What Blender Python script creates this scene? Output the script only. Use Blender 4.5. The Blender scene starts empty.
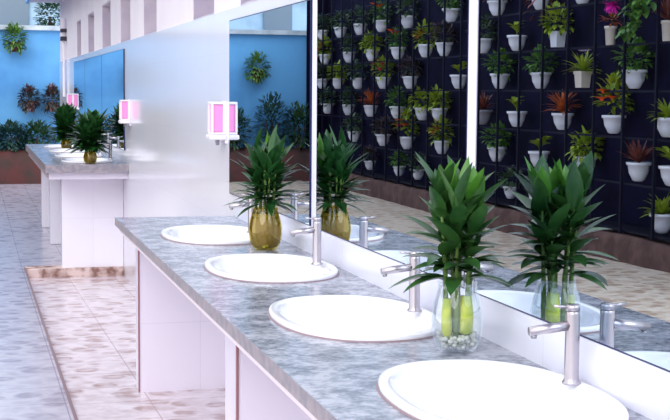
import bpy, bmesh, math, random
from mathutils import Vector, Matrix
PI = math.pi
C = bpy.context.scene.collection
random.seed(7)

# ------------------------------------------------------------------ materials
def hexc(r, g, b):
    f = lambda c: (c/255/12.92) if c/255 <= .04045 else ((c/255+.055)/1.055)**2.4
    return (f(r), f(g), f(b), 1)

def mat(name, col, rough=.5, metal=0, spec=.5, noise=None, bump=None, **kw):
    """col sRGB 0-255; noise=(col2, scale, lo, hi) mottles the colour"""
    m = bpy.data.materials.new(name); m.use_nodes = True
    nt = m.node_tree; N = nt.nodes; L = nt.links
    p = N['Principled BSDF']
    p.inputs['Base Color'].default_value = hexc(*col)
    p.inputs['Roughness'].default_value = rough
    p.inputs['Metallic'].default_value = metal
    p.inputs['Specular IOR Level'].default_value = spec
    for k, v in kw.items():
        p.inputs[k.replace('_', ' ')].default_value = v
    tc = N.new('ShaderNodeTexCoord')
    if noise:
        n = N.new('ShaderNodeTexNoise'); n.inputs['Scale'].default_value = noise[1]; n.inputs['Detail'].default_value = 5
        L.new(tc.outputs['Object'], n.inputs['Vector'])
        r = N.new('ShaderNodeValToRGB')
        r.color_ramp.elements[0].position = noise[2]; r.color_ramp.elements[0].color = hexc(*col)
        r.color_ramp.elements[1].position = noise[3]; r.color_ramp.elements[1].color = hexc(*noise[0])
        L.new(n.outputs['Fac'], r.inputs['Fac']); L.new(r.outputs['Color'], p.inputs['Base Color'])
    if bump:
        b = N.new('ShaderNodeTexNoise'); b.inputs['Scale'].default_value = bump[0]
        L.new(tc.outputs['Object'], b.inputs['Vector'])
        bu = N.new('ShaderNodeBump'); bu.inputs['Strength'].default_value = bump[1]; bu.inputs['Distance'].default_value = .01
        L.new(b.outputs['Fac'], bu.inputs['Height']); L.new(bu.outputs['Normal'], p.inputs['Normal'])
    return m

def leafmat(name, a, b, scale=9, rough=.42):
    m = mat(name, a, rough, noise=(b, scale, .38, .64))
    m.node_tree.nodes['Principled BSDF'].inputs['Subsurface Weight'].default_value = 0
    return m

def floor_mat(name, base, dark, light, rough, amt=1.0):
    m = bpy.data.materials.new(name); m.use_nodes = True
    nt = m.node_tree; N = nt.nodes; L = nt.links
    p = N['Principled BSDF']; p.inputs['Roughness'].default_value = rough
    tc = N.new('ShaderNodeTexCoord')
    # slightly warped coordinates make the leaf-like motif of the tiles
    nz = N.new('ShaderNodeTexNoise'); nz.inputs['Scale'].default_value = 7
    L.new(tc.outputs['Object'], nz.inputs['Vector'])
    mx = N.new('ShaderNodeVectorMath'); mx.operation = 'MULTIPLY_ADD'
    mx.inputs[1].default_value = (.055, .055, 0)
    L.new(nz.outputs['Color'], mx.inputs[0]); L.new(tc.outputs['Object'], mx.inputs[2])
    mp = N.new('ShaderNodeMapping'); mp.inputs['Rotation'].default_value = (0, 0, PI/4); mp.inputs['Scale'].default_value = (6.6, 6.6, 6.6)
    L.new(mx.outputs[0], mp.inputs['Vector'])
    vo = N.new('ShaderNodeTexVoronoi'); vo.inputs['Scale'].default_value = .95; vo.inputs['Randomness'].default_value = .85
    L.new(mp.outputs['Vector'], vo.inputs['Vector'])
    ck = N.new('ShaderNodeValToRGB')
    ck.color_ramp.elements[0].position = .36; ck.color_ramp.elements[0].color = hexc(*dark)
    ck.color_ramp.elements[1].position = .50; ck.color_ramp.elements[1].color = hexc(*light)
    L.new(vo.outputs['Distance'], ck.inputs['Fac'])
    n2 = N.new('ShaderNodeTexNoise'); n2.inputs['Scale'].default_value = 13; n2.inputs['Detail'].default_value = 3
    L.new(tc.outputs['Object'], n2.inputs['Vector'])
    r2 = N.new('ShaderNodeMapRange'); r2.inputs['From Min'].default_value = .36; r2.inputs['From Max'].default_value = .60
    L.new(n2.outputs['Fac'], r2.inputs['Value'])
    mu = N.new('ShaderNodeMath'); mu.operation = 'MULTIPLY'; mu.inputs[1].default_value = amt
    L.new(r2.outputs['Result'], mu.inputs[0])
    mix = N.new('ShaderNodeMixRGB'); mix.inputs['Color1'].default_value = hexc(*base)
    L.new(mu.outputs[0], mix.inputs['Fac']); L.new(ck.outputs['Color'], mix.inputs['Color2'])
    # tile joints
    br = N.new('ShaderNodeTexBrick'); br.offset = 0; br.inputs['Scale'].default_value = 1
    br.inputs['Brick Width'].default_value = .4; br.inputs['Row Height'].default_value = .4
    br.inputs['Mortar Size'].default_value = .004; br.inputs['Mortar Smooth'].default_value = .3
    L.new(tc.outputs['Object'], br.inputs['Vector'])
    mj = N.new('ShaderNodeMixRGB'); mj.inputs['Color2'].default_value = hexc(dark[0]-25, dark[1]-25, dark[2]-25)
    sc = N.new('ShaderNodeMath'); sc.operation = 'MULTIPLY'; sc.inputs[1].default_value = .6
    L.new(br.outputs['Fac'], sc.inputs[0]); L.new(sc.outputs[0], mj.inputs['Fac'])
    L.new(mix.outputs['Color'], mj.inputs['Color1'])
    L.new(mj.outputs['Color'], p.inputs['Base Color'])
    return m

def granite_mat():
    m = bpy.data.materials.new('granite'); m.use_nodes = True
    nt = m.node_tree; N = nt.nodes; L = nt.links
    p = N['Principled BSDF']; p.inputs['Roughness'].default_value = .2
    tc = N.new('ShaderNodeTexCoord')
    n1 = N.new('ShaderNodeTexNoise'); n1.inputs['Scale'].default_value = 14; n1.inputs['Detail'].default_value = 6
    n2 = N.new('ShaderNodeTexNoise'); n2.inputs['Scale'].default_value = 60; n2.inputs['Detail'].default_value = 3
    for n in (n1, n2): L.new(tc.outputs['Object'], n.inputs['Vector'])
    a = N.new('ShaderNodeMath'); a.operation = 'MULTIPLY_ADD'; a.inputs[1].default_value = .55
    L.new(n1.outputs['Fac'], a.inputs[0])
    b = N.new('ShaderNodeMath'); b.operation = 'MULTIPLY'; b.inputs[1].default_value = .45
    L.new(n2.outputs['Fac'], b.inputs[0]); L.new(b.outputs[0], a.inputs[2])
    r = N.new('ShaderNodeValToRGB')
    r.color_ramp.elements[0].position = .40; r.color_ramp.elements[0].color = hexc(104, 108, 124)
    r.color_ramp.elements[1].position = .60; r.color_ramp.elements[1].color = hexc(184, 186, 198)
    e = r.color_ramp.elements.new(.5); e.color = hexc(148, 152, 166)
    L.new(a.outputs[0], r.inputs['Fac']); L.new(r.outputs['Color'], p.inputs['Base Color'])
    return m

def tile_mat(name, col, rough, w=.6, h=.3, spec=.5, joint=18):
    m = bpy.data.materials.new(name); m.use_nodes = True
    nt = m.node_tree; N = nt.nodes; L = nt.links
    p = N['Principled BSDF']; p.inputs['Roughness'].default_value = rough; p.inputs['Specular IOR Level'].default_value = spec
    tc = N.new('ShaderNodeTexCoord'); sp = N.new('ShaderNodeSeparateXYZ'); cb = N.new('ShaderNodeCombineXYZ')
    ad = N.new('ShaderNodeMath')
    L.new(tc.outputs['Object'], sp.inputs[0]); L.new(sp.outputs['X'], ad.inputs[0]); L.new(sp.outputs['Y'], ad.inputs[1])
    L.new(ad.outputs[0], cb.inputs['X']); L.new(sp.outputs['Z'], cb.inputs['Y'])
    br = N.new('ShaderNodeTexBrick'); br.offset = 0; br.inputs['Scale'].default_value = 1
    br.inputs['Brick Width'].default_value = w; br.inputs['Row Height'].default_value = h
    br.inputs['Mortar Size'].default_value = .0022; br.inputs['Mortar Smooth'].default_value = .4
    br.inputs['Color1'].default_value = hexc(*col); br.inputs['Color2'].default_value = hexc(*[c-3 for c in col])
    br.inputs['Mortar'].default_value = hexc(*[c-joint for c in col])
    L.new(cb.outputs[0], br.inputs['Vector']); L.new(br.outputs['Color'], p.inputs['Base Color'])
    return m

def glass_mat(name, tint, gl=.06):
    m = bpy.data.materials.new(name); m.use_nodes = True
    nt = m.node_tree; N = nt.nodes; L = nt.links
    N.remove(N['Principled BSDF']); out = N['Material Output']
    t = N.new('ShaderNodeBsdfTransparent'); t.inputs['Color'].default_value = hexc(*tint)
    g = N.new('ShaderNodeBsdfGlossy'); g.inputs['Roughness'].default_value = .03; g.inputs['Color'].default_value = (.95, .97, 1, 1)
    lw = N.new('ShaderNodeLayerWeight'); lw.inputs['Blend'].default_value = .35
    mr = N.new('ShaderNodeMapRange'); mr.inputs['To Min'].default_value = gl; mr.inputs['To Max'].default_value = .32
    L.new(lw.outputs['Fresnel'], mr.inputs['Value'])
    mx = N.new('ShaderNodeMixShader'); L.new(mr.outputs[0], mx.inputs[0]); L.new(t.outputs[0], mx.inputs[1]); L.new(g.outputs[0], mx.inputs[2])
    L.new(mx.outputs[0], out.inputs['Surface'])
    return m

def liquid_mat(name, col, dens):
    m = bpy.data.materials.new(name); m.use_nodes = True
    nt = m.node_tree; N = nt.nodes; L = nt.links
    p = N['Principled BSDF']; p.inputs['Base Color'].default_value = hexc(*col); p.inputs['Roughness'].default_value = .15
    p.inputs['Alpha'].default_value = dens
    return m

M = dict(
    tile=tile_mat('white_wall_tile', (238, 240, 250), .13, .6, .45, .5, 8),
    farleg=tile_mat('lit_leg_tile', (242, 240, 250), .2, .35, .45, .5, 12),  # lit copy of the white leg tile, for the far counter
    legtile=tile_mat('shaded_leg_tile', (228, 222, 236), .2, .35, .45, .5, 12),  # same white tile, colour lowered to paint in shade below the counter
    plaster=mat('white_plaster', (244, 240, 248), .75, noise=((236, 232, 244), 1.2, .4, .7)),
    plasterw=mat('white_gloss_paint', (232, 234, 248), .4),
    slot=mat('slot_pane', (204, 196, 208), .5, noise=((184, 176, 194), 3, .4, .6)),
    eave=mat('eave_plaster', (196, 196, 214), .8),
    bluetrim=mat('blue_paint_trim', (110, 160, 222), .5),
    blue=mat('blue_wall_paint', (100, 174, 232), .7, noise=((72, 142, 206), 1.1, .45, .75), bump=(6, .3)),
    pale=mat('weathered_pale_wall', (176, 206, 226), .8, noise=((132, 156, 168), 1.4, .42, .68)),
    ledge=mat('ledge_concrete', (196, 210, 222), .8, noise=((150, 166, 180), 4, .4, .7)),
    darkwin=mat('dark_window', (120, 138, 150), .4),
    soil=mat('brown_earth', (80, 54, 50), .95, noise=((110, 82, 76), 5, .4, .7), bump=(12, .8)),
    soilb=mat('dark_red_earth', (92, 52, 52), .95, noise=((66, 54, 50), 4, .4, .7), bump=(12, .8)),
    curb=mat('stained_curb', (218, 196, 192), .8, noise=((134, 100, 92), 9, .42, .6)),
    joint=mat('dark_floor_joint', (134, 112, 118), .8),
    walk=floor_mat('walkway_tiles', (182, 177, 193), (154, 144, 160), (200, 195, 208), .22, .9),
    low=floor_mat('patterned_pink_tiles', (208, 194, 200), (172, 146, 144), (228, 218, 225), .25, 1),
    beige=floor_mat('patterned_beige_tiles', (214, 194, 178), (172, 144, 126), (234, 220, 206), .35, 1),
    granite=granite_mat(),
    granite_edge=mat('granite_edge', (160, 150, 156), .35, noise=((132, 130, 142), 26, .4, .6)),
    ledgew=mat('white_counter_edging', (236, 226, 234), .4),
    rededge=mat('red_brown_grout_edge', (150, 104, 112), .7),
    sealant=mat('grey_brown_sealant', (150, 128, 134), .7),
    ceramic=mat('white_ceramic', (244, 245, 252), .07, spec=.6),
    steel=mat('brushed_steel', (188, 182, 188), .28, metal=1),
    drain=mat('drain_metal', (150, 150, 155), .25, metal=1),
    mirror=mat('mirror_silver', (208, 222, 234), 0, metal=1),
    medge=mat('mirror_edge', (26, 34, 84), .3),
    glass=glass_mat('clear_glass', (251, 253, 253), .03),
    pane=glass_mat('amber_glass', (236, 226, 170), .04),
    amber=liquid_mat('amber_water', (198, 188, 84), .72),
    clearw=liquid_mat('clear_water', (240, 244, 240), .10),
    stem=mat('yellow_green_stem', (206, 214, 44), .45, noise=((170, 190, 40), 30, .4, .6)),
    root=mat('pale_roots', (226, 222, 190), .6),
    pebble=mat('white_pebble', (226, 226, 222), .35),
    gstem=mat('green_stem', (84, 116, 40), .5),
    leafA=leafmat('dark_green_leaf', (34, 76, 36), (60, 102, 46), 14, .33),
    leafB=leafmat('young_green_leaf', (62, 122, 36), (92, 148, 46), 14, .36),
    leafC=leafmat('deep_green_leaf', (22, 64, 28), (40, 92, 40), 14, .36),
    pot=mat('white_plastic_pot', (232, 234, 244), .4),
    cream=mat('cream_pot', (226, 214, 200), .45),
    grey=mat('grey_pot', (150, 146, 158), .5),
    gi=mat('potting_soil', (60, 46, 40), .95),
    navy=mat('navy_shade_net', (15, 13, 36), .9, noise=((21, 19, 48), 3, .4, .6), spec=.1),
    bar=mat('dark_rack_bar', (12, 12, 34), .7, spec=.2),
    soap=mat('white_dispenser_plastic', (244, 240, 250), .3),
    pink=mat('pink_soap', (255, 156, 218), .25),
    dark=mat('dark_plastic', (52, 50, 66), .6),
    shrubA=leafmat('shrub_green', (38, 74, 46), (62, 98, 54), 3),
    shrubB=leafmat('shrub_bluegreen', (34, 70, 66), (56, 94, 84), 3),
    shrubC=leafmat('shrub_brown', (86, 60, 66), (60, 80, 64), 6),
    yg=leafmat('yellow_green_foliage', (164, 180, 50), (112, 144, 44), 12),
    mg=leafmat('mid_green_foliage', (104, 146, 62), (64, 110, 52), 12),
    dg=leafmat('dull_green_foliage', (84, 108, 76), (54, 78, 62), 12),
    br=leafmat('red_brown_foliage', (140, 76, 62), (98, 54, 58), 12),
    orl=leafmat('orange_brown_foliage', (210, 116, 54), (146, 62, 52), 12),
    orange=mat('orange_petals', (236, 92, 32), .5),
    red=mat('red_petals', (210, 34, 60), .5),
    mag=mat('magenta_petals', (232, 52, 186), .5),
    lil=mat('lilac_petals', (196, 176, 220), .5),
)

# ------------------------------------------------------------------ helpers
def obj(name, bm, ms, parent=None, smooth=False, loc=None):
    bmesh.ops.recalc_face_normals(bm, faces=bm.faces)
    me = bpy.data.meshes.new(name); bm.normal_update(); bm.to_mesh(me); bm.free()
    for m in (ms if isinstance(ms, (list, tuple)) else [ms]): me.materials.append(m)
    if smooth:
        for p in me.polygons: p.use_smooth = True
    o = bpy.data.objects.new(name, me); C.objects.link(o)
    if parent: o.parent = parent
    if loc: o.location = loc
    return o
def tag(o, label, cat, group=None, kind=None):
    o['label'] = label; o['category'] = cat
    if group: o['group'] = group
    if kind: o['kind'] = kind
    return o
def struct(o): o['kind'] = 'structure'; return o
def thing(name, label, cat, loc=(0, 0, 0), group=None, rz=0):
    o = bpy.data.objects.new(name, None); C.objects.link(o); o.location = loc; o.rotation_euler = (0, 0, rz)
    o.empty_display_size = .05
    return tag(o, label, cat, group)
def dup(root, loc, label, group=None, rz=0, s=1):
    r = root.copy(); C.objects.link(r); r.location = loc; r.rotation_euler = (0, 0, rz); r.scale = (s, s, s); r['label'] = label
    if group: r['group'] = group
    for ch in list(root.children):
        c = ch.copy(); C.objects.link(c); c.parent = r
        for g in list(ch.children):
            d = g.copy(); C.objects.link(d); d.parent = c
    return r
def B(): return bmesh.new()
def box(bm, x0, x1, y0, y1, z0, z1, mi=0, bev=0):
    v = [bm.verts.new((x, y, z)) for x in (x0, x1) for y in (y0, y1) for z in (z0, z1)]
    fs = [(0, 1, 3, 2), (4, 6, 7, 5), (0, 4, 5, 1), (2, 3, 7, 6), (0, 2, 6, 4), (1, 5, 7, 3)]
    nf = []
    for f in fs:
        k = bm.faces.new([v[i] for i in f]); k.material_index = mi; nf.append(k)
    if bev:
        es = list({e for f in nf for e in f.edges})
        bmesh.ops.bevel(bm, geom=es, offset=bev, segments=3, profile=.5, affect='EDGES')
    return bm
def lathe(bm, prof, n=32, cx=0, cy=0, cz=0, cap0=False, cap1=False):
    rings = []
    for r, z in prof:
        rings.append([bm.verts.new((cx+r*math.cos(2*PI*i/n), cy+r*math.sin(2*PI*i/n), cz+z)) for i in range(n)])
    for a, b in zip(rings, rings[1:]):
        for i in range(n):
            j = (i+1) % n; bm.faces.new((a[i], a[j], b[j], b[i]))
    if cap0: bm.faces.new(rings[0][::-1])
    if cap1: bm.faces.new(rings[-1])
    return bm
def tube(bm, pts, rad, n=10):
    pts = [Vector(p) for p in pts]; rings = []
    for i, p in enumerate(pts):
        d = (pts[min(i+1, len(pts)-1)]-pts[max(i-1, 0)]).normalized()
        u = d.cross(Vector((0, 0, 1)))
        if u.length < .1: u = d.cross(Vector((1, 0, 0)))
        u.normalize(); w = d.cross(u)
        r = rad[i] if isinstance(rad, (list, tuple)) else rad
        rings.append([bm.verts.new(p+u*(r*math.cos(2*PI*k/n))+w*(r*math.sin(2*PI*k/n))) for k in range(n)])
    for a, b in zip(rings, rings[1:]):
        for i in range(n):
            j = (i+1) % n; bm.faces.new((a[i], a[j], b[j], b[i]))
    bm.faces.new(rings[0][::-1]); bm.faces.new(rings[-1])
def ball(bm, c, r, sub=1, sz=1):
    g = bmesh.ops.create_icosphere(bm, subdivisions=sub, radius=r, matrix=Matrix.Translation(c) @ Matrix.Diagonal((1, 1, sz, 1)))
    return g
def leaf(bm, base, d, length, width, droop=.5, seg=6, fold=.18, mi=0):
    p = Vector(base); d = Vector(d).normalized(); step = length/seg
    rows = []
    for i in range(seg+1):
        t = i/seg
        w = width*.5*(math.sin(PI*min(1, t*.92+.08))**.8)*(1-.35*t) if i < seg else 0
        s = d.cross(Vector((0, 0, 1)))
        if s.length < .05: s = Vector((1, 0, 0))
        s.normalize(); up = s.cross(d)
        if i < seg:
            rows.append([bm.verts.new(p-s*w+up*w*fold*2), bm.verts.new(p), bm.verts.new(p+s*w+up*w*fold*2)])
        else: tip = bm.verts.new(p)
        p = p+d*step
        d = (d+Vector((0, 0, -droop/seg))).normalized()
    for a, b in zip(rows, rows[1:]):
        for k in (0, 1):
            f = bm.faces.new((a[k], a[k+1], b[k+1], b[k])); f.material_index = mi
    a = rows[-1]
    for k in (0, 1):
        f = bm.faces.new((a[k], a[k+1], tip)); f.material_index = mi
def clump(bm, c, rx, rz, n, ll, lw, rnd, droop=.8, up=.35, ys=1):
    """leaves scattered through an ellipsoid, pointing outward"""
    for _ in range(n):
        th = rnd.uniform(0, 2*PI); u = rnd.uniform(-.9, 1); k = rnd.uniform(.25, 1)**.6
        q = Vector((math.sqrt(max(0, 1-u*u))*math.cos(th), math.sqrt(max(0, 1-u*u))*math.sin(th), u))
        p = Vector(c)+Vector((q.x*rx*k, q.y*rx*k*ys, q.z*rz*k))
        d = q+Vector((rnd.uniform(-.5, .5), rnd.uniform(-.5, .5), up+rnd.uniform(-.3, .3))); d.y *= ys
        leaf(bm, p, d, ll*rnd.uniform(.7, 1.2), lw*rnd.uniform(.8, 1.2), droop, 4)

# ------------------------------------------------------------------ camera (height 1.6 m above the walkway)
cam = bpy.data.cameras.new('camera'); co = bpy.data.objects.new('camera', cam); C.objects.link(co)
Rm = Matrix(((0.9661074, 0.0153686, -0.2576824), (-0.2580332, 0.0862486, -0.9622786), (0.0074359, 0.9961551, 0.0872911)))
co.matrix_world = Matrix.Translation((0, 0, 1.6)) @ Rm.to_4x4()
cam.sensor_width = 36; cam.lens = 1350/670*36; cam.clip_end = 200
bpy.context.scene.camera = co

# ------------------------------------------------------------------ the setting
W = 1.30            # face of the basin wall
CZ = .957           # counter top
SILL, STOP = 2.025, 2.48
def zw(y):  return 0 if y > 12.35 else min(.130, (12.35-y)*.0205)      # walkway rises gently towards the near end
def zl(y):  return zw(y) if y < 6.0 else min(zw(y), -.08+(12.35-y)*.0324)  # tiled strip under the basins, sunk at its far end
bm = B()
ys = [-5, 0, 3, 6.0, 6.3, 8, 10, 12.35, 24.3]
def strip(x0, x1, zf, yl, mi):
    for a, b in zip(yl, yl[1:]):
        f = bm.faces.new([bm.verts.new(p) for p in ((x0, a, zf(a)), (x1, a, zf(a)), (x1, b, zf(b)), (x0, b, zf(b)))]); f.material_index = mi
strip(-4.2, -.9, zw, ys, 2)
strip(-.9, .43, zw, ys, 0)
strip(.43, 1.4, zl, ys[:-1], 1)
strip(.43, 1.4, lambda y: 0, [12.35, 24.3], 0)
strip(1.4, 4.0, lambda y: 0, [20, 24.3], 0)
for a, b in zip(ys[:-1], ys[1:-1]):
    if zw(b)-zl(b) > 1e-4:
        f = bm.faces.new([bm.verts.new(p) for p in ((.43, a, zl(a)), (.43, b, zl(b)), (.43, b, zw(b)), (.43, a, zw(a)))]); f.material_index = 1
f = bm.faces.new([bm.verts.new(p) for p in ((.43, 12.35, -.08), (1.4, 12.35, -.08), (1.4, 12.35, 0), (.43, 12.35, 0))]); f.material_index = 1
bmesh.ops.remove_doubles(bm, verts=bm.verts, dist=1e-4)
struct(obj('floor', bm, [M['walk'], M['low'], M['beige']]))
bm = B(); box(bm, .43, W, 12.22, 12.46, -.08, .004, bev=.006)
struct(obj('trim_1', bm, M['curb']))
bm = B()
for a, b in zip(ys[:-1], ys[1:-1]):
    vs = [bm.verts.new((x, y, zw(y)+dz)) for y in (a, b) for x in (.416, .431) for dz in (-.01, .004)]
    for q in ((0, 1, 3, 2), (4, 6, 7, 5), (1, 5, 7, 3), (0, 4, 5, 1), (2, 3, 7, 6), (0, 2, 6, 4)): bm.faces.new([vs[i] for i in q])
struct(obj('trim_2', bm, M['joint']))

# basin wall: tiled below the sill line, plaster with slot openings above
slots = [(17.22, 17.9), (15.33, 16.15), (13.45, 14.36), (11.73, 12.55), (10.01, 10.81), (7.55, 8.31), (6.05, 6.79), (4.2, 4.95), (2.4, 3.1)]
YE = 21.4
bm = B()
box(bm, W, W+.22, -3, YE, -.2, SILL, 0)
box(bm, W+.012, W+.22, -3, YE, STOP, 3.3, 1)
edges = [-3]+[v for s in sorted(slots) for v in s]+[YE]
for a, b in zip(edges[::2], edges[1::2]): box(bm, W+.012, W+.22, a, b, SILL, STOP, 1)
struct(obj('wall_right', bm, [M['tile'], M['plaster']]))
for i, (a, b) in enumerate(sorted(slots)):
    bm = B(); box(bm, W+.12, W+.14, a, b, SILL, STOP)
    w = struct(obj('window_%d' % (i+1), bm, M['slot']))
    bm = B()
    box(bm, W+.016, W+.12, a, b, SILL, SILL+.015); box(bm, W+.016, W+.12, a, b, STOP-.015, STOP)
    box(bm, W+.016, W+.12, a, a+.015, SILL+.015, STOP-.015); box(bm, W+.016, W+.12, b-.015, b, SILL+.015, STOP-.015)
    obj('window_frame', bm, M['slot'], w)
bm = B(); box(bm, .84, W+.22, -3, YE, 2.93, 3.1, 0); box(bm, .80, .84, -3, YE+.02, 2.91, 3.12, 1)
struct(obj('ceiling', bm, [M['eave'], M['bluetrim']]))
# end wall
bm = B(); box(bm, -4.6, 6, 24.1, 24.35, 0, 2.62)
struct(obj('wall_back', bm, M['blue']))
bm = B(); box(bm, -4.6, 6, 24.0, 24.4, 2.62, 2.70)
struct(obj('trim_3', bm, M['ledge']))
bm = B(); box(bm, -7, 8, 26, 26.3, 0, 6.5)
hb = tag(obj('neighbouring_building', bm, M['pale']), 'weathered pale building rising behind the blue end wall', 'building')
for x in (-3.2, .75, 3.6, 5.2):
    bm = B(); box(bm, x-.28, x+.28, 25.96, 26.02, 2.78, 3.6); obj('window', bm, M['darkwin'], hb)
    
# white strips between the mirrors
for i, (a, b) in enumerate(((5.10, 5.165), (3.372, 3.432))):
    bm = B(); box(bm, W-.014, W, a, b, 1.045, 1.97, bev=.002)
    struct(obj('trim_%d' % (4+i), bm, M['plasterw']))

# ------------------------------------------------------------------ mirrors
def mirror(y0, y1, label, z0=1.066, z1=1.963):
    c = ((y0+y1)/2)
    t = thing('wall_mirror', label, 'mirror', (W, c, z0), 'mirrors above the basins')
    h = (y1-y0)/2; H = z1-z0
    bm = B()
    vs = [bm.verts.new((-.0121, y, z)) for y, z in ((-h+.004, .004), (h-.004, .004), (h-.004, H-.004), (-h+.004, H-.004))]
    bm.faces.new(vs[::-1]); obj('mirror_glass', bm, M['mirror'], t)
    bm = B(); box(bm, -.012, 0, -h, h, 0, H); obj('mirror_backing', bm, M['medge'], t)
mirror(5.205, 6.955, 'mirror at the far end of the near counter, reflecting the blue end wall')
mirror(3.44, 5.095, 'middle mirror between two white strips, reflecting rows of potted plants')
mirror(.9, 3.365, 'nearest mirror at the right, reflecting pots and a magenta flower')
mirror(12.08, 14.17, 'nearest pane of the distant mirrors above the far counter')
mirror(14.19, 16.36, 'middle pane of the distant mirrors above the far counter')
mirror(16.38, 18.18, 'farthest pane of the distant mirrors, left above the far counter')

# ------------------------------------------------------------------ counters
def selp(a, ax, ay, e=2.25):
    c, s = math.cos(a), math.sin(a)
    return (ax*math.copysign(abs(c)**(2/e), c), ay*math.copysign(abs(s)**(2/e), s))
AX, AY = .229, .362
def slab(x0, x1, y0, y1, z0, z1, holes):
    """worktop with an oval cut-out for every basin"""
    bm = B()
    cells = []; cur = y0
    for hx, hy in holes:
        a, b = max(y0, hy-.42), min(y1, hy+.42)
        if a > cur: cells.append((cur, a, None, None))
        cells.append((a, b, hy, hx)); cur = b
    if cur < y1: cells.append((cur, y1, None, None))
    for a, b, hy, hx in cells:
        for z in (z0, z1):
            if hy is None:
                bm.faces.new([bm.verts.new(p) for p in ((x0, a, z), (x1, a, z), (x1, b, z), (x0, b, z))])
            else:
                angs = [2*PI*i/72 for i in range(72)]
                for cx, cy in ((x0, a), (x1, a), (x1, b), (x0, b)): angs.append(math.atan2(cy-hy, cx-hx) % (2*PI))
                angs = sorted(set(angs)); inn = []; out = []
                for t in angs:
                    c, s = math.cos(t), math.sin(t)
                    # radial intersection of oval and rectangle
                    r = 1/((abs(c)/(AX*.95))**2.25+(abs(s)/(AY*.95))**2.25)**(1/2.25)
                    R = min(((x1-hx)/c if c > 1e-9 else (x0-hx)/c if c < -1e-9 else 9e9), ((b-hy)/s if s > 1e-9 else (a-hy)/s if s < -1e-9 else 9e9))
                    inn.append(bm.verts.new((hx+r*c, hy+r*s, z))); out.append(bm.verts.new((hx+R*c, hy+R*s, z)))
                n = len(angs)
                for i in range(n):
                    j = (i+1) % n; bm.faces.new((inn[i], out[i], out[j], inn[j]))
    # rim of the slab
    for (xa, ya), (xb, yb) in (((x0, y0), (x1, y0)), ((x1, y0), (x1, y1)), ((x1, y1), (x0, y1)), ((x0, y1), (x0, y0))):
        f = bm.faces.new([bm.verts.new(p) for p in ((xa, ya, z0), (xb, yb, z0), (xb, yb, z1), (xa, ya, z1))]); f.material_index = 1
    bmesh.ops.remove_doubles(bm, verts=bm.verts, dist=1e-5)
    bmesh.ops.recalc_face_normals(bm, faces=bm.faces)
    return bm
SX = 1.035
near_s = [2.61, 3.65, 4.75, 5.90]
near_x = [1.054, 1.035, 1.03, 1.025]
t = thing('basin_counter', 'long grey granite washbasin counter with white tiled legs in the foreground', 'counter', (0, 0, 0))
obj('worktop', slab(.683, W-.001, .6, 6.86, CZ-.038, CZ, [(SX, 1.50)]+list(zip(near_x, near_s))), [M['granite'], M['granite_edge']], t)
bm = B(); box(bm, .70, .735, .62, 6.80, CZ-.066, CZ-.038); obj('front_edging', bm, M['ledgew'], t)
for y0, y1 in ((6.62, 6.76), (4.17, 4.39), (1.75, 1.95)):
    bm = B(); x0 = .775 if y0 > 6 else .80; box(bm, x0, W-.002, y0, y1, zl(y0)+.0, CZ-.038); g = obj('leg_panel', bm, M['legtile'], t)
    bm = B(); box(bm, x0-.003, x0+.003, y0-.003, y0+.018, zl(y0)+.001, CZ-.067); obj('corner_grout', bm, M['rededge'], g)
bm = B(); box(bm, W-.010, W, .6, 6.80, CZ, 1.0655)
sp = obj('backsplash', bm, tile_mat('backsplash_tile', (232, 234, 248), .2, .6, .6, .4, 14), t)

t = thing('basin_counter', 'distant granite washbasin counter on white tiled legs, standing beyond the sunken floor', 'counter', (0, 0, 0))
far_s = [12.35, 13.35, 14.4, 15.5]
obj('worktop', slab(.59, W, 11.80, 16.35, CZ-.07, CZ, [(SX-.05, q) for q in far_s]), [M['granite'], M['granite_edge']], t)
bm = B(); box(bm, .62, W-.002, 11.86, 16.3, CZ-.13, CZ-.07); obj('front_edging', bm, M['legtile'], t)
for y0, y1 in ((12.27, 12.42), (14.2, 14.35), (15.95, 16.1)):
    bm = B(); box(bm, .752, W-.002, y0, y1, .004, CZ-.13); obj('leg_panel', bm, M['farleg'], t)

# ------------------------------------------------------------------ basins
def basin_mesh():
    bm = B(); n = 72
    prof = [(.992, 0), (1.0, .004), (1.0, .012), (.99, .0155), (.965, .0165), (.90, .0155), (.875, .012), (.855, -.002), (.80, -.04), (.68, -.078), (.45, -.104), (.2, -.114), (.07, -.117)]
    rings = []
    for k, z in prof:
        rings.append([bm.verts.new((*selp(2*PI*i/n, AX-(1-k)*.235 if k > .85 else AX*k, AY-(1-k)*.26 if k > .85 else AY*k), z)) for i in range(n)])
    for a, b in zip(rings, rings[1:]):
        for i in range(n):
            j = (i+1) % n; bm.faces.new((a[i], a[j], b[j], b[i]))
    bm.faces.new(rings[-1])
    return bm
def make_basin(label, loc):
    t = thing('washbasin', label, 'washbasin', loc, 'oval drop-in basins')
    obj('bowl', basin_mesh(), M['ceramic'], t, True)
    bm = B()
    a = [[bm.verts.new((*selp(2*PI*i/72, AX+d, AY+d), z)) for i in range(72)] for d, z in ((.0005, .0035), (.004, .001), (.004, .0001))]
    for p, q in zip(a, a[1:]):
        for i in range(72): bm.faces.new((p[i], p[(i+1) % 72], q[(i+1) % 72], q[i]))
    obj('sealant', bm, M['sealant'], t, True)
    bm = B(); lathe(bm, [(.024, -.1168), (.024, -.113), (.017, -.112), (.012, -.1145), (.002, -.1145)], 24, cap1=True)
    obj('drain', bm, M['drain'], t, True)
    return t
bas = make_basin('oval white basin, nearest, cut by the bottom edge of the photo', (near_x[0], near_s[0], CZ))
for x, y, l in ((near_x[1], near_s[1], 'oval white basin just behind the nearest one, beside the clear glass vase'),
             (near_x[2], near_s[2], 'oval white basin in front of the amber vase'),
             (near_x[3], near_s[3], 'oval white basin at the far end of the near counter, behind the amber vase')):
    dup(bas, (x, y, CZ), l)
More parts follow.
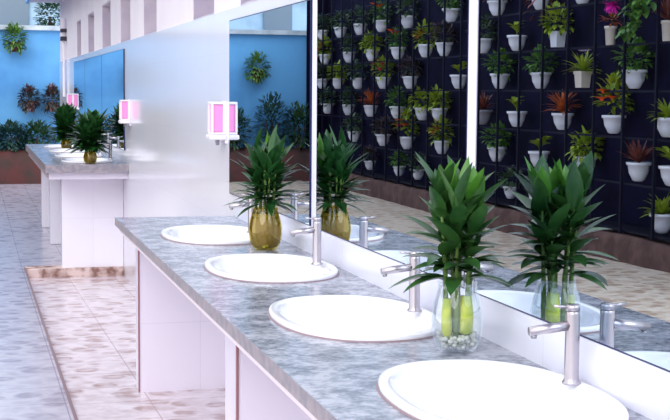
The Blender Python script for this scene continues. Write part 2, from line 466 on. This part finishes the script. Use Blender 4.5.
for y, l in zip(far_s, ('nearest oval white basin on the distant counter, beside its vase', 'second oval white basin from the near end of the distant counter',
                        'third oval white basin from the near end of the distant counter', 'farthest oval white basin on the distant counter')):
    dup(bas, (SX-.05, y, CZ), l)

# ------------------------------------------------------------------ faucets
def make_faucet(label, loc):
    t = thing('faucet', label, 'faucet', loc, 'brushed steel pillar faucets')
    bm = B(); lathe(bm, [(.021, 0), (.021, .004), (.017, .009), (.0162, .012), (.0155, .152), (.0155, .158), (.014, .160)], 28, cap0=True, cap1=True)
    obj('body', bm, M['steel'], t, True)
    bm = B(); tube(bm, [(-.006, 0, .129), (-.05, 0, .124), (-.100, 0, .118)], [.011, .011, .0105], 16)
    s = obj('spout', bm, M['steel'], t, True)
    bm = B(); lathe(bm, [(.0065, 0), (.0065, .006)], 16, -.090, 0, .1035, True, True); obj('aerator', bm, M['drain'], s, True)
    bm = B(); lathe(bm, [(.016, .1605), (.016, .171), (.0135, .174)], 28, cap0=True, cap1=True)
    c = obj('cap', bm, M['steel'], t, True)
    bm = B(); tube(bm, [(-.008, 0, .168), (-.045, 0, .172)], .0032, 10); obj('lever', bm, M['steel'], c, True)
    return t
FX = 1.236; FZ = CZ+.0145
fa = make_faucet('steel pillar faucet on the nearest basin, at the lower right', (1.247, 2.66, FZ))
for x, y, l in ((1.219, 3.66, 'steel pillar faucet just left of the clear glass vase'), (1.20, 4.73, 'steel pillar faucet below the first white strip, right of the amber vase'),
             (1.19, 5.88, 'steel pillar faucet mostly hidden behind the amber vase')):
    dup(fa, (x, y, FZ), l)
for y, l in zip(far_s, ('nearest', 'second', 'third', 'farthest')):
    dup(fa, (FX-.035, y+.06, FZ), 'tiny steel faucet on the %s basin of the distant counter' % l)

# ------------------------------------------------------------------ vases with plants
def jar_mesh(R, H):
    bm = B()
    o = [(.0, 0), (.55, 0), (.72, .03), (.9, .16), (1.0, .38), (.99, .55), (.9, .74), (.78, .88), (.74, .95), (.76, 1)]
    lathe(bm, [(max(.0005, r*R), z*H) for r, z in o]+[((.76*R-.003), H)]+[(max(.0005, r*R-.003), z*H+(.006 if z < .05 else 0)) for r, z in o[::-1][1:]], 36)
    return bm
def water_mesh(R, H, lvl):
    o = [(.0, .045), (.52, .045), (.70, .06), (.88, .17), (.975, .38), (.965, .55), (.88, .74), (.76, .88)]
    pts = [(r, z) for r, z in o if z <= lvl]
    bm = B(); lathe(bm, [(max(.0005, r*R-.004), z*H) for r, z in pts]+[(pts[-1][0]*R-.006, lvl*H), (.0005, lvl*H)], 36)
    return bm
def vase_plant(name_label, plant_label, loc, R, H, PH, PR, seed, amber, stems=6, group=None, rich=1, lw=.04, tips=5):
    rnd = random.Random(seed)
    t = thing('glass_vase', name_label, 'vase', loc, 'glass vases on the counters')
    obj('jar', jar_mesh(R, H), M['pane'] if amber else M['glass'], t, True)
    obj('water', water_mesh(R, H, .86 if amber else .5), M['amber'] if amber else M['clearw'], t, True)
    bm = B()
    for _ in range(110):
        a = rnd.uniform(0, 2*PI); r = R*.72*math.sqrt(rnd.random()); ball(bm, (r*math.cos(a), r*math.sin(a), H*.09+rnd.uniform(0, H*.18)), rnd.uniform(.005, .009), 1, .8)
    obj('pebbles', bm, M['pebble'] if not amber else M['stem'], t, True)
    p = thing('lucky_bamboo', plant_label, 'plant', (loc[0], loc[1], loc[2]+H*.16), 'leafy plants in the vases')
    z0 = -H*.02; top = H*.84+.012
    bm = B(); tops = []
    for i in range(stems):
        a = 2*PI*i/stems+rnd.uniform(-.3, .3); r = R*rnd.uniform(.25, .55)
        b = Vector((r*math.cos(a), r*math.sin(a), z0)); e = Vector((r*1.1*math.cos(a), r*1.1*math.sin(a), top))
        tp = Vector((PR*.42*math.cos(a)*rnd.uniform(.5, 1.1), PR*.42*math.sin(a)*rnd.uniform(.5, 1.1), top+PH*rnd.uniform(.36, .68)))
        tube(bm, [b, (b+e)/2, e, (e+tp)/2+Vector((0, 0, .01)), tp], [.0075, .0075, .006, .0045, .003], 8); tops.append((b, e, tp, a))
    obj('stems', bm, M['gstem'], p, True)
    if not amber:
        bm = B()
        for (x, y, r, h) in ((-.032, -.012, .0135, .108), (.016, -.016, .019, .114), (.004, .028, .013, .10)):
            tube(bm, [(x*.9, y*.9, .010), (x, y, .024), (x*1.05, y*1.05, h*.6), (x, y, h)], [r*.5, r, r, r*.8], 12)
        obj('wrapped_roots', bm, M['stem'], p, True)
    bm = B()
    for b, e, tp, a in tops:
        for _ in range(7):
            q = rnd.uniform(0, 2*PI); d = Vector((math.cos(q)*.012, math.sin(q)*.012, -.012))
            s = b+Vector((0, 0, rnd.uniform(.0, .03))); tube(bm, [s, s+d*.6, s+d*.9+Vector((0, 0, -.0))], .0011, 4)
    obj('roots', bm, M['root'], p)
    bm = B()
    for b, e, tp, a in tops:
        nl = int(15*rich)
        for i in range(nl):
            f = i/(nl-1); pos = e.lerp(tp, f*.97); q = a+i*2.4+rnd.uniform(-.4, .4)
            el = .02+1.05*f+rnd.uniform(-.2, .3)
            ln = PR*rnd.uniform(.75, 1.15)*(1-.1*f)
            d = Vector((math.cos(q)*math.cos(el), math.sin(q)*math.cos(el), math.sin(el)))
            leaf(bm, pos, d, ln, lw*rnd.uniform(.75, 1.15), .62*(1-f*.6), 7, .16)
    obj('foliage', bm, M['leafA'] if not amber else M['leafC'], p, True)
    bm = B()
    for k in range(tips):
        b, e, tp, a = tops[k % len(tops)]
        for j in range(2):
            q = rnd.uniform(0, 2*PI); el = rnd.uniform(1.15, 1.5)
            d = Vector((math.cos(q)*math.cos(el), math.sin(q)*math.cos(el), math.sin(el)))
            ln = (top+PH)-tp.z
            leaf(bm, tp-Vector((0, 0, .01)), d, min(ln, PR*1.5)*rnd.uniform(.75, 1.0), lw*rnd.uniform(.7, 1), .1, 7, .25)
    obj('young_leaves', bm, M['leafB'], p, True)
vase_plant('clear glass vase with yellow stems and white pebbles between the two nearest basins',
           'large leafy green plant with broad pointed leaves in the clear glass vase', (1.155, 3.13, CZ), .0655, .175, .315, .142, 3, False, 7, rich=.85, lw=.056, tips=4)
vase_plant('amber tinted glass vase of cloudy yellow water behind the second faucet',
           'dense green plant with narrow leaves in the amber vase', (1.142, 5.36, CZ), .068, .172, .32, .145, 11, True, 9, rich=1.05, lw=.042, tips=3)
vase_plant('small distant vase beside the nearest basin of the far counter',
           'dark bushy plant in the vase on the far counter, right one of two', (.985, 12.0, CZ), .06, .12, .37, .19, 21, True, 11, rich=1.5, lw=.08, tips=2)
vase_plant('distant vase at the left, near the farthest basins of the far counter',
           'dark bushy plant at the left on the far counter, below the pink dispenser', (.97, 14.9, CZ), .06, .12, .37, .19, 31, True, 11, rich=1.5, lw=.08, tips=2)

# ------------------------------------------------------------------ soap dispensers
def make_disp(label, loc):
    t = thing('soap_dispenser', label, 'soap dispenser', loc, 'pink soap dispensers on the wall')
    bm = B(); box(bm, -.008, 0, -.062, .062, -.02, .205, bev=.003); obj('back_plate', bm, M['soap'], t)
    bm = B()   # open frame of four posts and two caps round the soap bottle
    box(bm, -.083, -.008, -.058, .058, .188, .202, bev=.004)
    box(bm, -.083, -.008, -.058, .058, .028, .040, bev=.004)
    for y in (-.058, .046):
        box(bm, -.083, -.071, y, y+.012, .04, .188); box(bm, -.020, -.008, y, y+.012, .04, .188)
    obj('frame', bm, M['soap'], t)
    bm = B(); box(bm, -.073, -.018, -.050, .050, .041, .187, bev=.006); obj('soap_bottle', bm, M['pink'], t)
    bm = B(); box(bm, -.092, 0, -.068, .068, .0, .027, bev=.008); obj('tray', bm, M['soap'], t)
    bm = B(); lathe(bm, [(.009, -.03), (.012, -.004), (.012, 0)], 16, -.04, 0, 0, True, True); obj('nozzle', bm, M['grey'], t)
    return t
d0 = make_disp('pink soap dispenser nearest, on the tiled wall left of the near mirrors', (W, 7.15, 1.34))
dup(d0, (W, 11.72, 1.315), 'pink soap dispenser beside the right edge of the distant mirrors')
dup(d0, (W, 18.45, 1.335), 'tiny pink soap dispenser farthest away, left of the distant mirrors', s=1.05)
bm = B(); tube(bm, [(W-.03, 19.9, 2.35), (W-.03, 19.9, 2.62)], .035, 10); tube(bm, [(W-.03, 19.9, 1.5), (W-.03, 19.9, 2.33)], .02, 10)
dp = tag(obj('drain_pipe', bm, M['plaster']), 'white pipe on the far end of the basin wall with a dark bracket', 'pipe')
bm = B(); box(bm, W-.075, W+.012, 19.84, 19.96, 2.30, 2.36); obj('bracket', bm, M['dark'], dp)
bm = B(); box(bm, W-.075, W+.012, 19.84, 19.96, 2.42, 2.47); obj('bracket', bm, M['dark'], dp)

# ------------------------------------------------------------------ plant rack across the walkway (seen in the mirrors)
RX = -3.372
Y0, NB, PITCH = 8.51, 25, .635
rk = thing('plant_rack', 'tall dark rack of bars holding rows of white pots, seen in the mirrors', 'plant rack', (RX, 0, 0))
for k in range(NB):
    y = Y0+k*PITCH
    if y > 23.95: break
    bm = B(); box(bm, -.012, .012, y-.013, y+.013, .275, 3.6); obj('upright_bar', bm, M['bar'], rk)
ROWZ = [2.70, 2.265, 1.83, 1.39, .955, .51]
for z in ROWZ+[3.14]:
    bm = B(); box(bm, -.03, -.012, Y0-.1, 23.95, z-.215, z-.195); obj('rail', bm, M['bar'], rk)
bm = B(); box(bm, -.34, -.31, Y0-.3, 23.98, .3, 3.62); box(bm, -.31, .085, 23.965, 23.98, .3, 3.62); obj('backing_net', bm, M['navy'], rk)
bm = B(); box(bm, -.31, -.0121, Y0-.1, 23.95, .3, .31); obj('bottom_shelf', bm, M['bar'], rk)
bm = B()
rr = random.Random(2)
N = 90; prev = None
for i in range(N+1):
    y = 5+i*(23.6-5)/N
    zb = zw(y)
    v = [bm.verts.new(p) for p in ((-3.30+rr.uniform(-.015, .015), y, zb-.01), (-3.325+rr.uniform(-.03, .03), y, max(zb+.1, .19+rr.uniform(-.02, .03))), (-3.352, y, .262+rr.uniform(-.015, .012)), (-3.72, y, .255))]
    if prev:
        for k in range(3): bm.faces.new((prev[k], prev[k+1], v[k+1], v[k]))
    prev = v
bmesh.ops.recalc_face_normals(bm, faces=bm.faces)
tag(obj('soil_bank', bm, M['soil'], None, True), 'low reddish brown earth bank along the foot of the plant rack', 'planter bed')

# pots and plants
def pot_mesh(kind):
    bm = B()
    if kind == 'square':
        for a, b, z0, z1 in ((.062, .052, -.17, -.03), (.07, .07, -.03, 0)): 
            v0 = [bm.verts.new((sx*b, sy*b, z0)) for sx, sy in ((-1, -1), (1, -1), (1, 1), (-1, 1))]
            v1 = [bm.verts.new((sx*a, sy*a, z1)) for sx, sy in ((-1, -1), (1, -1), (1, 1), (-1, 1))]
            bm.faces.new(v0[::-1])
            for i in range(4): j = (i+1) % 4; bm.faces.new((v0[i], v0[j], v1[j], v1[i]))
        return bm
    if kind == 'tall': pr = [(.04, -.19), (.045, -.18), (.055, -.03), (.062, -.028), (.062, 0), (.054, 0), (.05, -.03)]
    else: pr = [(.040, -.18), (.056, -.17), (.092, -.10), (.104, -.03), (.118, -.027), (.121, 0), (.109, 0), (.100, -.03)]
    lathe(bm, pr, 28, cap0=True)
    return bm
def plant_parts(t, kind, rnd, R):
    c = lambda z=.05: (0, 0, z)
    if kind in ('leafy', 'dull', 'yellow', 'dark'):
        bm = B(); clump(bm, c(.11), .15, .14, 120, .095, .06, rnd); obj('foliage', bm, {'leafy': M['mg'], 'dull': M['dg'], 'yellow': M['yg'], 'dark': M['shrubC']}[kind], t, True)
    elif kind == 'sprig':
        bm = B()
        tube(bm, [(0, 0, -.03), (.0, .02, .08), (0, .05, .14)], .005, 6)
        for i in range(14):
            q = rnd.uniform(0, 2*PI); leaf(bm, (0, .05*i/14, .03+.09*i/14), (math.cos(q), math.sin(q), .9), .15, .07, .9, 5)
        obj('foliage', bm, M['yg'], t, True)
    elif kind == 'spiky':
        bm = B()
        for i in range(46):
            q = rnd.uniform(0, 2*PI); el = rnd.uniform(.15, 1.4)
            leaf(bm, (0, 0, -.01), (math.cos(q)*math.cos(el), math.sin(q)*math.cos(el), math.sin(el)), rnd.uniform(.18, .28), .038, .8, 6)
        obj('foliage', bm, M['yg'], t, True)
    elif kind == 'fern':
        bm = B()
        for i in range(70):
            q = rnd.uniform(0, 2*PI); el = rnd.uniform(.5, 1.4)
            leaf(bm, (0, 0, -.01), (math.cos(q)*math.cos(el), math.sin(q)*math.cos(el), math.sin(el)), rnd.uniform(.16, .28), .03, .5, 6)
        obj('foliage', bm, M['br'], t, True)
    elif kind == 'croton':
        bm = B()
        for i in range(60):
            q = rnd.uniform(0, 2*PI); el = rnd.uniform(.2, 1.4)
            leaf(bm, (0, 0, rnd.uniform(0, .06)), (math.cos(q)*math.cos(el), math.sin(q)*math.cos(el), math.sin(el)), rnd.uniform(.17, .28), .04, .7, 6)
        obj('foliage', bm, M['orl'], t, True)
    elif kind == 'trailing':
        bm = B(); clump(bm, c(.05), .1, .09, 30, .09, .04, rnd)
        for i in range(36):
            q = rnd.uniform(0, 2*PI); r = .13; leaf(bm, (r*math.cos(q), r*math.sin(q), -rnd.uniform(.0, .26)), (math.cos(q), math.sin(q), -.4), .09, .03, 1, 4)
        obj('foliage', bm, M['br'], t, True)
    elif kind in ('orange', 'red', 'tallorange', 'redside'):
        bm = B(); clump(bm, c(.12 if kind != 'tallorange' else .17), .14, .15 if kind != 'tallorange' else .22, 110, .1, .055, rnd); obj('foliage', bm, M['yg'] if kind != 'orange' else M['mg'], t, True)
        m = M['orange'] if 'orange' in kind else M['red']
        for i in range(4):
            bm = B(); q = rnd.uniform(0, 2*PI)
            q *= .35; q -= 1.1; p = Vector((.13*math.cos(q), .13*math.sin(q), .08+rnd.uniform(.0, .16))) if kind != 'redside' else Vector((rnd.uniform(0, .1), .11+rnd.uniform(-.03, .03), .13+rnd.uniform(-.07, .07)))
            for k in range(9):
                a = 2*PI*k/9; leaf(bm, p, (math.cos(a), math.sin(a), .6), .085, .055, .4, 3)
            ball(bm, p+Vector((0, 0, .008)), .02)
            obj('flower', bm, m, t, True)
    elif kind == 'magenta':
        bm = B(); clump(bm, c(.06), .07, .05, 26, .08, .03, rnd); obj('foliage', bm, M['orl'], t, True)
        bm = B(); p = Vector((.05, -.12, .20)); tube(bm, [(0, 0, -.02), (0.02, -.07, .1), p], .004, 6); obj('stem', bm, M['gstem'], t, True)
        bm = B()
        for k in range(90):
            a = rnd.uniform(0, 2*PI); e = rnd.uniform(-1.2, 1.5); leaf(bm, p, (math.cos(a)*math.cos(e), math.sin(a)*math.cos(e), math.sin(e)), .105, .045, .2, 3)
        obj('flower', bm, M['mag'], t, True)
protos = {}
def pot_plant(y, row, kind, label, pk='round', pm='pot', s=1.0, name='potted_plant'):
    key = (kind, pk, pm); loc = (RX-.140, y, ROWZ[row]); rnd = random.Random(hash(kind) % 1 + len(protos)*13+5)
    rz = (y*7.3) % 6.28 if kind not in ('magenta', 'redside', 'orange', 'red', 'tallorange') else 0
    if key in protos:
        return dup(protos[key], loc, label, rz=rz, s=s)
    t = thing(name, label, 'potted plant', loc, 'potted plants on the dark rack'); t.scale = (s, s, s); t.rotation_euler = (0, 0, rz)
    p = obj('pot', pot_mesh(pk), M[pm], t, pk != 'square')
    bm = B(); lathe(bm, [(.1 if pk == 'round' else .05, -.022), (.001, -.018)], 20); obj('soil', bm, M['gi'], p)
    plant_parts(t, kind, rnd, .11)
    protos[key] = t
    return t
MM, RM = 'in the middle mirror', 'in the right mirror'
T, R2, R3, R4, R5, R6 = 'top', 'second', 'third', 'fourth', 'fifth', 'lowest'
L = [
 (23.7, 0, 'dull', 'dim white pot beside the first white strip, leftmost of the top row'),
 (22.47, 0, 'dull', 'nearly leafless white pot, second from left in the top row '+MM),
 (21.25, 0, 'dull', 'white pot with dull olive leaves, left of the top orange flowers '+MM),
 (20.05, 0, 'orange', 'white pot with orange flowers in the top row '+MM),
 (18.75, 0, 'dull', 'white pot with dim grey-green leaves right of the top orange flowers '+MM),
 (16.91, 0, 'leafy', 'white pot at the top just left of the second white strip'),
 (23.5, 1, 'redside', 'dim white pot with reddish yellow flowers, leftmost of the second row '+MM),
 (21.9, 1, 'dull', 'white pot with dull leaves, second from left in the second row '+MM),
 (20.55, 1, 'yellow', 'white pot half hidden by yellow-green leaves in the second row '+MM),
 (19.2, 1, 'orange', 'white pot with orange flowers, middle of the second row '+MM),
 (17.93, 1, 'redside', 'white pot with red flower and yellow-green leaves in the second row '+MM),
 (17.16, 1, 'dark', 'white pot with brownish purple leaves, rightmost of the second row '+MM),
 (23.7, 2, 'dull', 'faint bluish pot leftmost in the third row '+MM),
 (22.6, 2, 'yellow', 'white pot under yellowish leaves, second from left in the third row '+MM),
 (21.35, 2, 'dull', 'white pot with faint leaves, third from left in the third row '+MM),
 (19.93, 2, 'red', 'white pot with red blooms over long yellow-green leaves, third row '+MM),
 (18.6, 2, 'dark', 'plain white pot with sparse dark leaves, third row '+MM),
 (16.57, 2, 'sprig', 'white pot with yellow-green sprigs in the third row beside the second white strip'),
 (23.3, 3, 'dull', 'dim pot with bluish leaves, leftmost of the fourth row '+MM),
 (21.9, 3, 'dull', 'white pot with few leaves, second from left in the fourth row '+MM),
 (20.6, 3, 'croton', 'white pot with orange-red plant in the fourth row '+MM),
 (19.2, 3, 'leafy', 'white pot with tall green plant in the fourth row '+MM),
 (18.04, 3, 'yellow', 'white pot, left of a touching pair under yellow-green leaves '+MM),
 (17.33, 3, 'yellow', 'white pot, right of a touching pair under yellow-green leaves '+MM),
 (21.55, 4, 'dull', 'white pot just right of the mirrored amber vase plant, fifth row'),
 (19.9, 4, 'dark', 'white pot with dim leaves, middle of the fifth row '+MM),
 (18.71, 4, 'tallorange', 'white pot with orange and yellow-green flowers in the fifth row '+MM),
 (17.2, 4, 'redside', 'pot with red flowers above the leaves of the clear vase plant, fifth row'),
 (20.6, 5, 'dark', 'dim pot with brown leaves in the lowest row at the left '+MM),
 (19.07, 5, 'leafy', 'small pale pot with green leaves in the lowest row '+MM),
 (18.19, 5, 'dull', 'small pale pot at the right of the lowest row '+MM),
 (15.29, 0, 'dark', 'white pot cut by the photo top, just right of the second white strip'),
 (14.0, 0, 'trailing', 'pinkish white pot with trailing brown plant at the top '+RM),
 (12.93, 0, 'dull', 'pot mostly above the photo top, between trailing brown plant and magenta flower'),
 (15.72, 1, 'dull', 'pot with grey-green leaves against the second white strip, second row '+RM),
 (14.65, 1, 'sprig', 'white pot with a leaning green sprig in the second row '+RM),
 (13.52, 1, 'yellow', 'square white pot with yellow-green bush in the second row '+RM),
 (12.27, 1, 'magenta', 'cream pot with a magenta flower and orange-brown leaves'),
 (11.13, 1, 'fern', 'cream pot with red-brown leaves at the upper right corner'),
 (15.16, 2, 'leafy', 'white pot with dense green leaves, leftmost in the third row '+RM),
 (13.95, 2, 'leafy', 'white pot with grey-green leaves, second in the third row '+RM),
 (12.88, 2, 'spiky', 'small square pot with drooping yellow-green leaves, third row '+RM),
 (11.74, 2, 'leafy', 'large white pot with green leaves below the hanging vine'),
 (15.69, 3, 'fern', 'greyish pot with brown leaves against the second white strip, fourth row'),
 (14.61, 3, 'sprig', 'white pot with thin green sprig in the fourth row '+RM),
 (13.35, 3, 'croton', 'white pot with bright orange-red spiky plant in the fourth row '+RM),
 (12.15, 3, 'tallorange', 'white pot with tall yellow-green plant bearing orange flowers '+RM),
 (11.08, 3, 'spiky', 'pot with pale spiky leaves at the right edge of the photo, fourth row'),
 (15.21, 4, 'leafy', 'white pot with variegated leaves, leftmost in the fifth row '+RM),
 (13.96, 4, 'sprig', 'white pot with one tall yellow-green shoot in the fifth row '+RM),
 (12.76, 4, 'yellow', 'white pot above the mirrored clear-vase plant, fifth row '+RM),
 (11.61, 4, 'fern', 'white pot with upright red-brown plant in the fifth row at the right'),
 (10.98, 4, 'sprig', 'pot with bright light-green leaves at the right edge, fifth row'),
 (14.75, 5, 'dull', 'small white pot, left of two just right of the clear vase plant, lowest row'),
 (14.02, 5, 'dull', 'small white pot, right of two just right of the clear vase plant, lowest row'),
 (11.13, 5, 'spiky', 'white pot with spreading spiky leaves at the right edge, lowest row'),
]
special = {(13.52, 1): ('square', 'pot'), (12.27, 1): ('tall', 'cream'), (11.13, 1): ('tall', 'cream'), (12.88, 2): ('square', 'cream'), (15.69, 3): ('round', 'grey')}
for y, row, kind, lab in L:
    pk, pm = special.get((y, row), ('round', 'pot'))
    s = .82 if (row == 5 and y > 12) else 1.0
    pot_plant(y, row, kind, lab, pk, pm, s)
# hanging vine
bm = B(); rnd = random.Random(5)
tube(bm, [(0, 0, 0), (.02, .02, -.4), (.0, .06, -.75), (.0, .3, -.95)], .008, 6)
v = thing('hanging_vine', 'broad green vine hanging at the top beside the magenta flower', 'vine', (RX+.06, 11.17, 3.1), None)
obj('stem', bm, M['gstem'], v, True)
bm = B()
for i in range(190):
    f = rnd.random(); y = rnd.uniform(-.24, .24)*(1-.5*f)+.02+(.28*max(0, f-.7)/.3); q = rnd.uniform(0, 2*PI)
    leaf(bm, (rnd.uniform(-.03, .08), y, -1.0*f+.05), (.5+math.cos(q)*.5, math.sin(q), -.2), .11, .075, .8, 4)
obj('foliage', bm, M['mg'], v, True)
bm = B()
for k in range(4):
    for a in range(6): leaf(bm, (0, .05*k, 0), (math.cos(a), math.sin(a), .4), .045, .03, .3, 3)
tag(obj('lilac_flowers', bm, M['lil'], None, False, (RX+.06, 12.35, 2.02)), 'small lilac flowers left of the hanging vine, below the cream pot', 'flowers')
bm = B(); tube(bm, [(RX+.06, 12.42, 2.02), (RX+.013, 12.42, 1.90)], .004, 6)
so = tag(obj('flower_stalk', bm, M['gstem']), 'thin stalk of the lilac flowers on the rack bar', 'stalk')

# ------------------------------------------------------------------ end wall planting
bm = B(); rr = random.Random(9); prev = None
for i in range(61):
    x = -3.4+i*5.9/60
    v = [bm.verts.new(p) for p in ((x, 23.45+rr.uniform(-.02, .02), -.01), (x, 23.5+rr.uniform(-.03, .03), .42+rr.uniform(-.04, .05)), (x, 23.75, .57+rr.uniform(-.04, .04)), (x, 24.08, .57))]
    if prev:
        for k in range(3): bm.faces.new((prev[k], prev[k+1], v[k+1], v[k]))
    prev = v
bmesh.ops.recalc_face_normals(bm, faces=bm.faces)
tag(obj('soil_bank', bm, M['soilb'], None, True), 'dark reddish earth bank at the foot of the blue end wall', 'planter bed')
def shrub(x, z, rx, rz, m, label, y=23.8, n=160, seed=1, ll=.1, lw=.05, stem=True):
    rnd = random.Random(seed)
    t = thing('shrub', label, 'shrub', (x, y, z), 'shrubs along the blue end wall')
    bm = B(); clump(bm, (0, 0, rz), rx, rz, n, ll, lw, rnd, ys=.5); obj('foliage', bm, m, t, True)
    bm = B()
    for k in range(4): tube(bm, [(.04*math.cos(k*1.6), .04*math.sin(k*1.6), -.04), (rx*.35*math.cos(k*1.6), rx*.2*math.sin(k*1.6), rz)], .012, 6)
    obj('stem', bm, M['soil'], t)
cols = [('shrubB', 'blue-green'), ('shrubA', 'mid green'), ('shrubC', 'brown-tinged')]
SH = [(.62, .5, 'shrubB', 'blue-green shrub at the left edge against the blue wall', .3),
      (1.05, .5, 'shrubA', 'dark green shrub just left of the basin wall corner', .34),
      (.15, .62, 'shrubB', 'blue-green shrub in the left margin of the blue wall', .32),
      (-.5, .55, 'shrubA', 'green shrub mirrored behind the amber vase plant', .36), (-1.2, .5, 'shrubB', 'blue-green shrub mirrored left of the first white strip', .34),
      (-1.9, .45, 'shrubA', 'dark shrub mirrored above the amber vase plant, left side', .34), (-2.6, .6, 'shrubB', 'tall shrub mirrored in the middle of the far near-counter mirror', .36),
      (-3.1, .5, 'shrubA', 'dim shrub mirrored in the corner of blue wall and rack', .32)]
for i, (x, h, m, l, r) in enumerate(SH): shrub(x, .54, r*.9, h*(.5 if x > 0 else .85), M[m], l, 23.74, 700, 40+i, .085, .045)
# hanging planters on the blue wall
def wall_planter(x, z, s, label, m, seed, n=120, fl=None):
    rnd = random.Random(seed)
    t = thing('wall_planter', label, 'hanging plant', (x, 23.93, z), 'plants hung on the blue wall')
    bm = B(); lathe(bm, [(.07*s, -.26*s), (.12*s, -.08*s), (.13*s, -.06*s)], 20, cap0=True, cap1=True); obj('pot', bm, M['soilb'], t, True)
    bm = B(); clump(bm, (0, -.03, .0), .22*s, .30*s, n*3, .085, .045, rnd, .9, .05, ys=.55); obj('foliage', bm, m, t, True)
    bm = B(); box(bm, -.01, .01, .0, .175, -.08, -.06); obj('hanger', bm, M['dark'], t)
wall_planter(.71, 2.46, .85, 'bushy green plant hung high on the blue wall at the left', M['mg'], 61)
wall_planter(-2.36, 2.02, .95, 'bushy plant hung on the blue wall, mirrored above the amber vase', M['mg'], 62)
wall_planter(.93, 1.44, .72, 'dark planter on the blue wall at the left, left one of two low ones', M['shrubC'], 63)
wall_planter(1.32, 1.42, .78, 'dark planter on the blue wall beside the basin wall corner', M['shrubC'], 64)
wall_planter(-.2, 1.9, .8, 'small plant on the blue wall, mirrored in the distant mirror', M['shrubA'], 65)
bm = B(); clump(bm, (0, 0, .35), .26, .42, 600, .08, .05, random.Random(70))
t = thing('shrub', 'olive bush growing above the blue wall beside the eave', 'shrub', (1.37, 25.2, 2.62)); obj('foliage', bm, M['shrubA'], t, True)
bm = B(); tube(bm, [(0, 0, -2.62), (0, 0, .3)], .03, 8); obj('trunk', bm, M['soil'], t)

# ------------------------------------------------------------------ light
w = bpy.data.worlds.new('World'); bpy.context.scene.world = w; w.use_nodes = True
nt = w.node_tree; bg = nt.nodes['Background']
tc = nt.nodes.new('ShaderNodeTexCoord'); sp_ = nt.nodes.new('ShaderNodeSeparateXYZ'); rp = nt.nodes.new('ShaderNodeValToRGB')
nt.links.new(tc.outputs['Generated'], sp_.inputs[0]); nt.links.new(sp_.outputs['Z'], rp.inputs['Fac'])
rp.color_ramp.elements[0].position = 0; rp.color_ramp.elements[0].color = (1.15, 1.13, 1.2, 1)
rp.color_ramp.elements[1].position = .7; rp.color_ramp.elements[1].color = (.95, .97, 1.03, 1)
nt.links.new(rp.outputs['Color'], bg.inputs['Color']); bg.inputs['Strength'].default_value = 1.15
sun = bpy.data.lights.new('sun', 'SUN'); sun.energy = 1.3; sun.angle = math.radians(50); sun.color = (1, .97, .95)
so_ = bpy.data.objects.new('sun', sun); C.objects.link(so_)
so_.rotation_euler = Vector((.55, .75, -.7)).to_track_quat('-Z', 'Y').to_euler()

s = bpy.context.scene
s.view_settings.view_transform = 'Standard'; s.view_settings.look = 'None'; s.view_settings.gamma = 1
s.view_settings.use_curve_mapping = False; s.view_settings.exposure = .4
s.cycles.max_bounces = 10; s.cycles.transparent_max_bounces = 16; s.cycles.use_denoising = True
